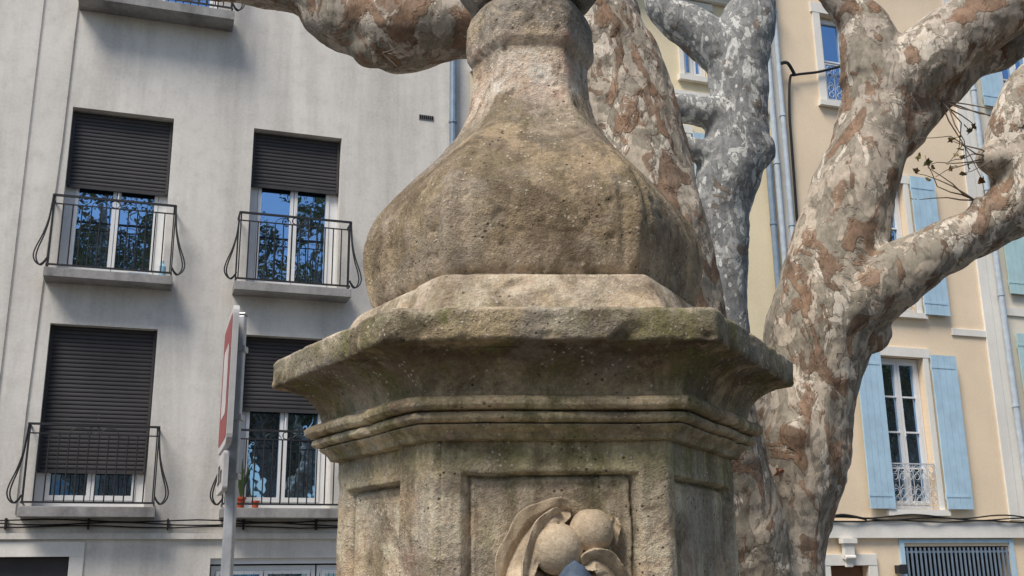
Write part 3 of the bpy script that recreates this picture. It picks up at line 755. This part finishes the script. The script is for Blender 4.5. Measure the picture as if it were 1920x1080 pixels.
for e in ends:
    for q in range(7):
        c0=Vector(e)+Vector((random.gauss(0,.6),random.gauss(0,.6),random.gauss(.5,.5)))
        mb.tube([e,tuple((Vector(e)+c0)/2+Vector((0,0,.15))),tuple(c0)],[.03,.02,.008],TW,5)
        for k in range(28):
            p=c0+Vector((random.gauss(0,.28),random.gauss(0,.28),random.gauss(0,.22)))
            if p.z>5.9: leaf_star(mb,p,.07+random.random()*.04)
mb.obj("crown",T)

T2o=empty("plane_tree")
T2=[(1.70,8.5,GZ-.1,.36),(1.72,8.5,.5,.25),(1.73,8.5,2.0,.23),(1.74,8.5,3.14,.215),(1.76,8.50,3.67,.205),(1.76,8.5,4.23,.235),(1.78,8.50,4.61,.26),(1.92,8.50,5.04,.29),(2.00,8.50,5.49,.25),(2.03,8.50,5.95,.26),(2.12,8.50,6.27,.25),(2.25,8.5,6.64,.16),(2.4,8.5,7.3,.12),(2.6,8.5,8.6,.07)]
T2b=[(2.02,8.50,5.90,.235),(1.69,8.50,6.22,.20),(1.41,8.50,6.43,.16),(1.31,8.50,6.76,.12),(1.2,8.5,7.5,.09),(.9,8.5,8.5,.05)]
T2d=[(1.89,8.45,5.00,.15),(1.58,8.4,5.05,.115),(1.42,8.4,5.08,.115)]
T2e=[(1.94,8.45,5.39,.16),(1.64,8.42,5.42,.135),(1.32,8.4,5.48,.115)]
tree_mesh("trunk_and_limbs",[T2,T2b,T2d,T2e],BARK2,.022,.022,knobs=[(2.10,8.46,5.05,.18),(1.78,8.44,4.5,.18),(2.14,8.46,5.98,.18),(2.24,8.5,6.35,.15),(1.97,8.42,5.75,.17),(1.5,8.48,6.35,.16)],parent=T2o,seed=5,smooth=.20)
mb=MB()
for e in [(2.6,8.5,8.9),(.9,8.5,8.8)]:
    for q in range(7):
        c0=Vector(e)+Vector((random.gauss(0,.7),random.gauss(0,.7),random.gauss(.5,.5)))
        mb.tube([e,tuple(c0)],[.03,.008],TW,5)
        for k in range(28): leaf_star(mb,c0+Vector((random.gauss(0,.3),random.gauss(0,.3),random.gauss(0,.25))),.08+random.random()*.04)
mb.obj("crown",T2o)

def leafy_tree(x,y,h,R,n,seed):
    random.seed(seed); e=empty("plane_tree"); mb=MB()
    tr=catmull([(x,y,GZ-.1,.45),(x+.1,y,1.5,.34),(x,y+.1,3.4,.32)],6); mb.tube([p[:3] for p in tr],[p[3] for p in tr],BARK1,12)
    cl=[]
    for k in range(14):
        a=k*.7+random.random(); rr=R*(.3+.7*random.random()); ex=(x+rr*math.cos(a),y+rr*math.sin(a),h*(.45+.55*(k/13)))
        mid=(x+rr*.45*math.cos(a),y+rr*.45*math.sin(a),3.4+(ex[2]-3.4)*.5)
        pt=catmull([(x,y+.1,3.3,.22),(*mid,.15),(*ex,.05)],5); mb.tube([p[:3] for p in pt],[p[3] for p in pt],BARK1,8)
        for q in range(5):
            t=.45+.6*random.random(); cl.append(Vector((x,y,3.3)).lerp(Vector(ex),t)+Vector((random.gauss(0,.7),random.gauss(0,.7),random.gauss(.2,.6))))
    mb.obj("trunk_and_limbs",e,smooth=True)
    mb=MB()
    for k in range(n):
        c0=random.choice(cl); leaf_quad(mb,c0+Vector((random.gauss(0,.42),random.gauss(0,.42),random.gauss(0,.36))),.10+random.random()*.07)
    mb.obj("crown",e)
leafy_tree(0.9,-6.5,16,4.0,10000,1)
leafy_tree(7.3,-7,16,4.0,10000,2)
leafy_tree(20,7.5,14,3.4,6000,3)

# ---------------------------------------------------------------- road sign
S=empty("traffic_sign",(-1.195,4.53,0)); 
GALV=simple("galvanised_steel",(.42,.43,.44),.45,.5,metal=.5,scale=20); RED=simple("sign_red",(.30,.055,.05),.45,.4); WHT=simple("sign_white",(.58,.54,.51),.45,.4); BACK=simple("sign_back_grey",(.45,.45,.45),.5,.4)
mb=MB()
mb.box(-.022,.022,-.022,.022,GZ,2.70,GALV); mb.box(-.026,.026,-.026,.026,2.70,2.712,GALV)
mb.obj("post",S,bevel=.006)
pa=math.radians(108.8)
pe=empty("plates",(-.035,-.02,0),pa); pe.parent=S
mb=MB()
def rrect(x0,x1,z0,z1,r,y,mat,thick=None):
    pts=[]
    for cx_,cz_,a in ((x1-r,z1-r,0),(x0+r,z1-r,90),(x0+r,z0+r,180),(x1-r,z0+r,270)):
        for k in range(5):
            t=math.radians(a+22.5*k); pts.append((cx_+r*math.cos(t),cz_+r*math.sin(t)))
    n=len(mb.v); m_=len(pts)
    mb.v+=[(p[0],y,p[1]) for p in pts]; mb.f.append(tuple(n+i for i in range(m_))); mb.m.append(mb.mi(mat))
    if thick:
        mb.v+=[(p[0],y-thick,p[1]) for p in pts]; mb.f.append(tuple(n+m_+i for i in range(m_))[::-1]); mb.m.append(mb.mi(BACK))
        for i in range(m_): mb.f.append((n+i,n+(i+1)%m_,n+m_+(i+1)%m_,n+m_+i)); mb.m.append(mb.mi(BACK))
rrect(-.26,.26,2.11,2.69,.04,.012,WHT,.024)
rrect(-.235,.235,2.14,2.66,.035,.0135,RED)
rrect(-.14,.14,2.25,2.55,.03,.015,WHT)
rrect(-.19,.19,1.93,2.09,.015,.012,WHT,.02)
mb.obj("sign_plates",pe)
cu=bpy.data.curves.new("t",'FONT'); cu.body="50 m"; cu.size=.12; cu.align_x='CENTER'; cu.extrude=.0005; cu.materials.append(IRON)
to=bpy.data.objects.new("distance_lettering",cu); to.parent=pe; to.location=(0,.014,1.965); to.rotation_euler=(math.radians(90),0,math.radians(180)); bpy.context.collection.objects.link(to)
mb=MB()
for z in (2.0,2.25,2.55): mb.box(-.03,.03,-.03,.03,z-.012,z+.012,GALV)
mb.obj("brackets",S)

# ---------------------------------------------------------------- light, sky, camera
el=math.radians(55); sv=Vector((-.54,-.84,0)).normalized()*math.cos(el)+Vector((0,0,math.sin(el)))
sl=bpy.data.lights.new("sun",'SUN'); sl.energy=4.1; sl.angle=math.radians(24); sl.color=(1.0,.93,.84)
so=bpy.data.objects.new("sun",sl); so.rotation_euler=sv.to_track_quat('Z','Y').to_euler(); so.location=(-10,-10,20); bpy.context.collection.objects.link(so)
w=bpy.data.worlds.new("World"); bpy.context.scene.world=w; w.use_nodes=True; nt=w.node_tree
sk=nt.nodes.new("ShaderNodeTexSky"); sk.sky_type='NISHITA'; sk.sun_disc=False; sk.sun_elevation=el; sk.sun_rotation=math.atan2(sv.x,sv.y); sk.air_density=1.0; sk.dust_density=1.2
bg=nt.nodes["Background"]; bg.inputs[1].default_value=.15; nt.links.new(sk.outputs[0],bg.inputs[0])
cam=bpy.data.cameras.new("camera"); cam.sensor_width=36; cam.lens=36*1980/1920; cam.clip_end=1000; cam.clip_start=.05
co=bpy.data.objects.new("camera",cam); bpy.context.collection.objects.link(co)
R=Matrix.Rotation(math.radians(105),4,'X')@Matrix.Rotation(math.radians(-0.65),4,'Z')
co.matrix_world=Matrix.Translation((0,0,1.6))@R
sc=bpy.context.scene; sc.camera=co
sc.view_settings.view_transform='Standard'; sc.view_settings.look='None'; sc.view_settings.exposure=0
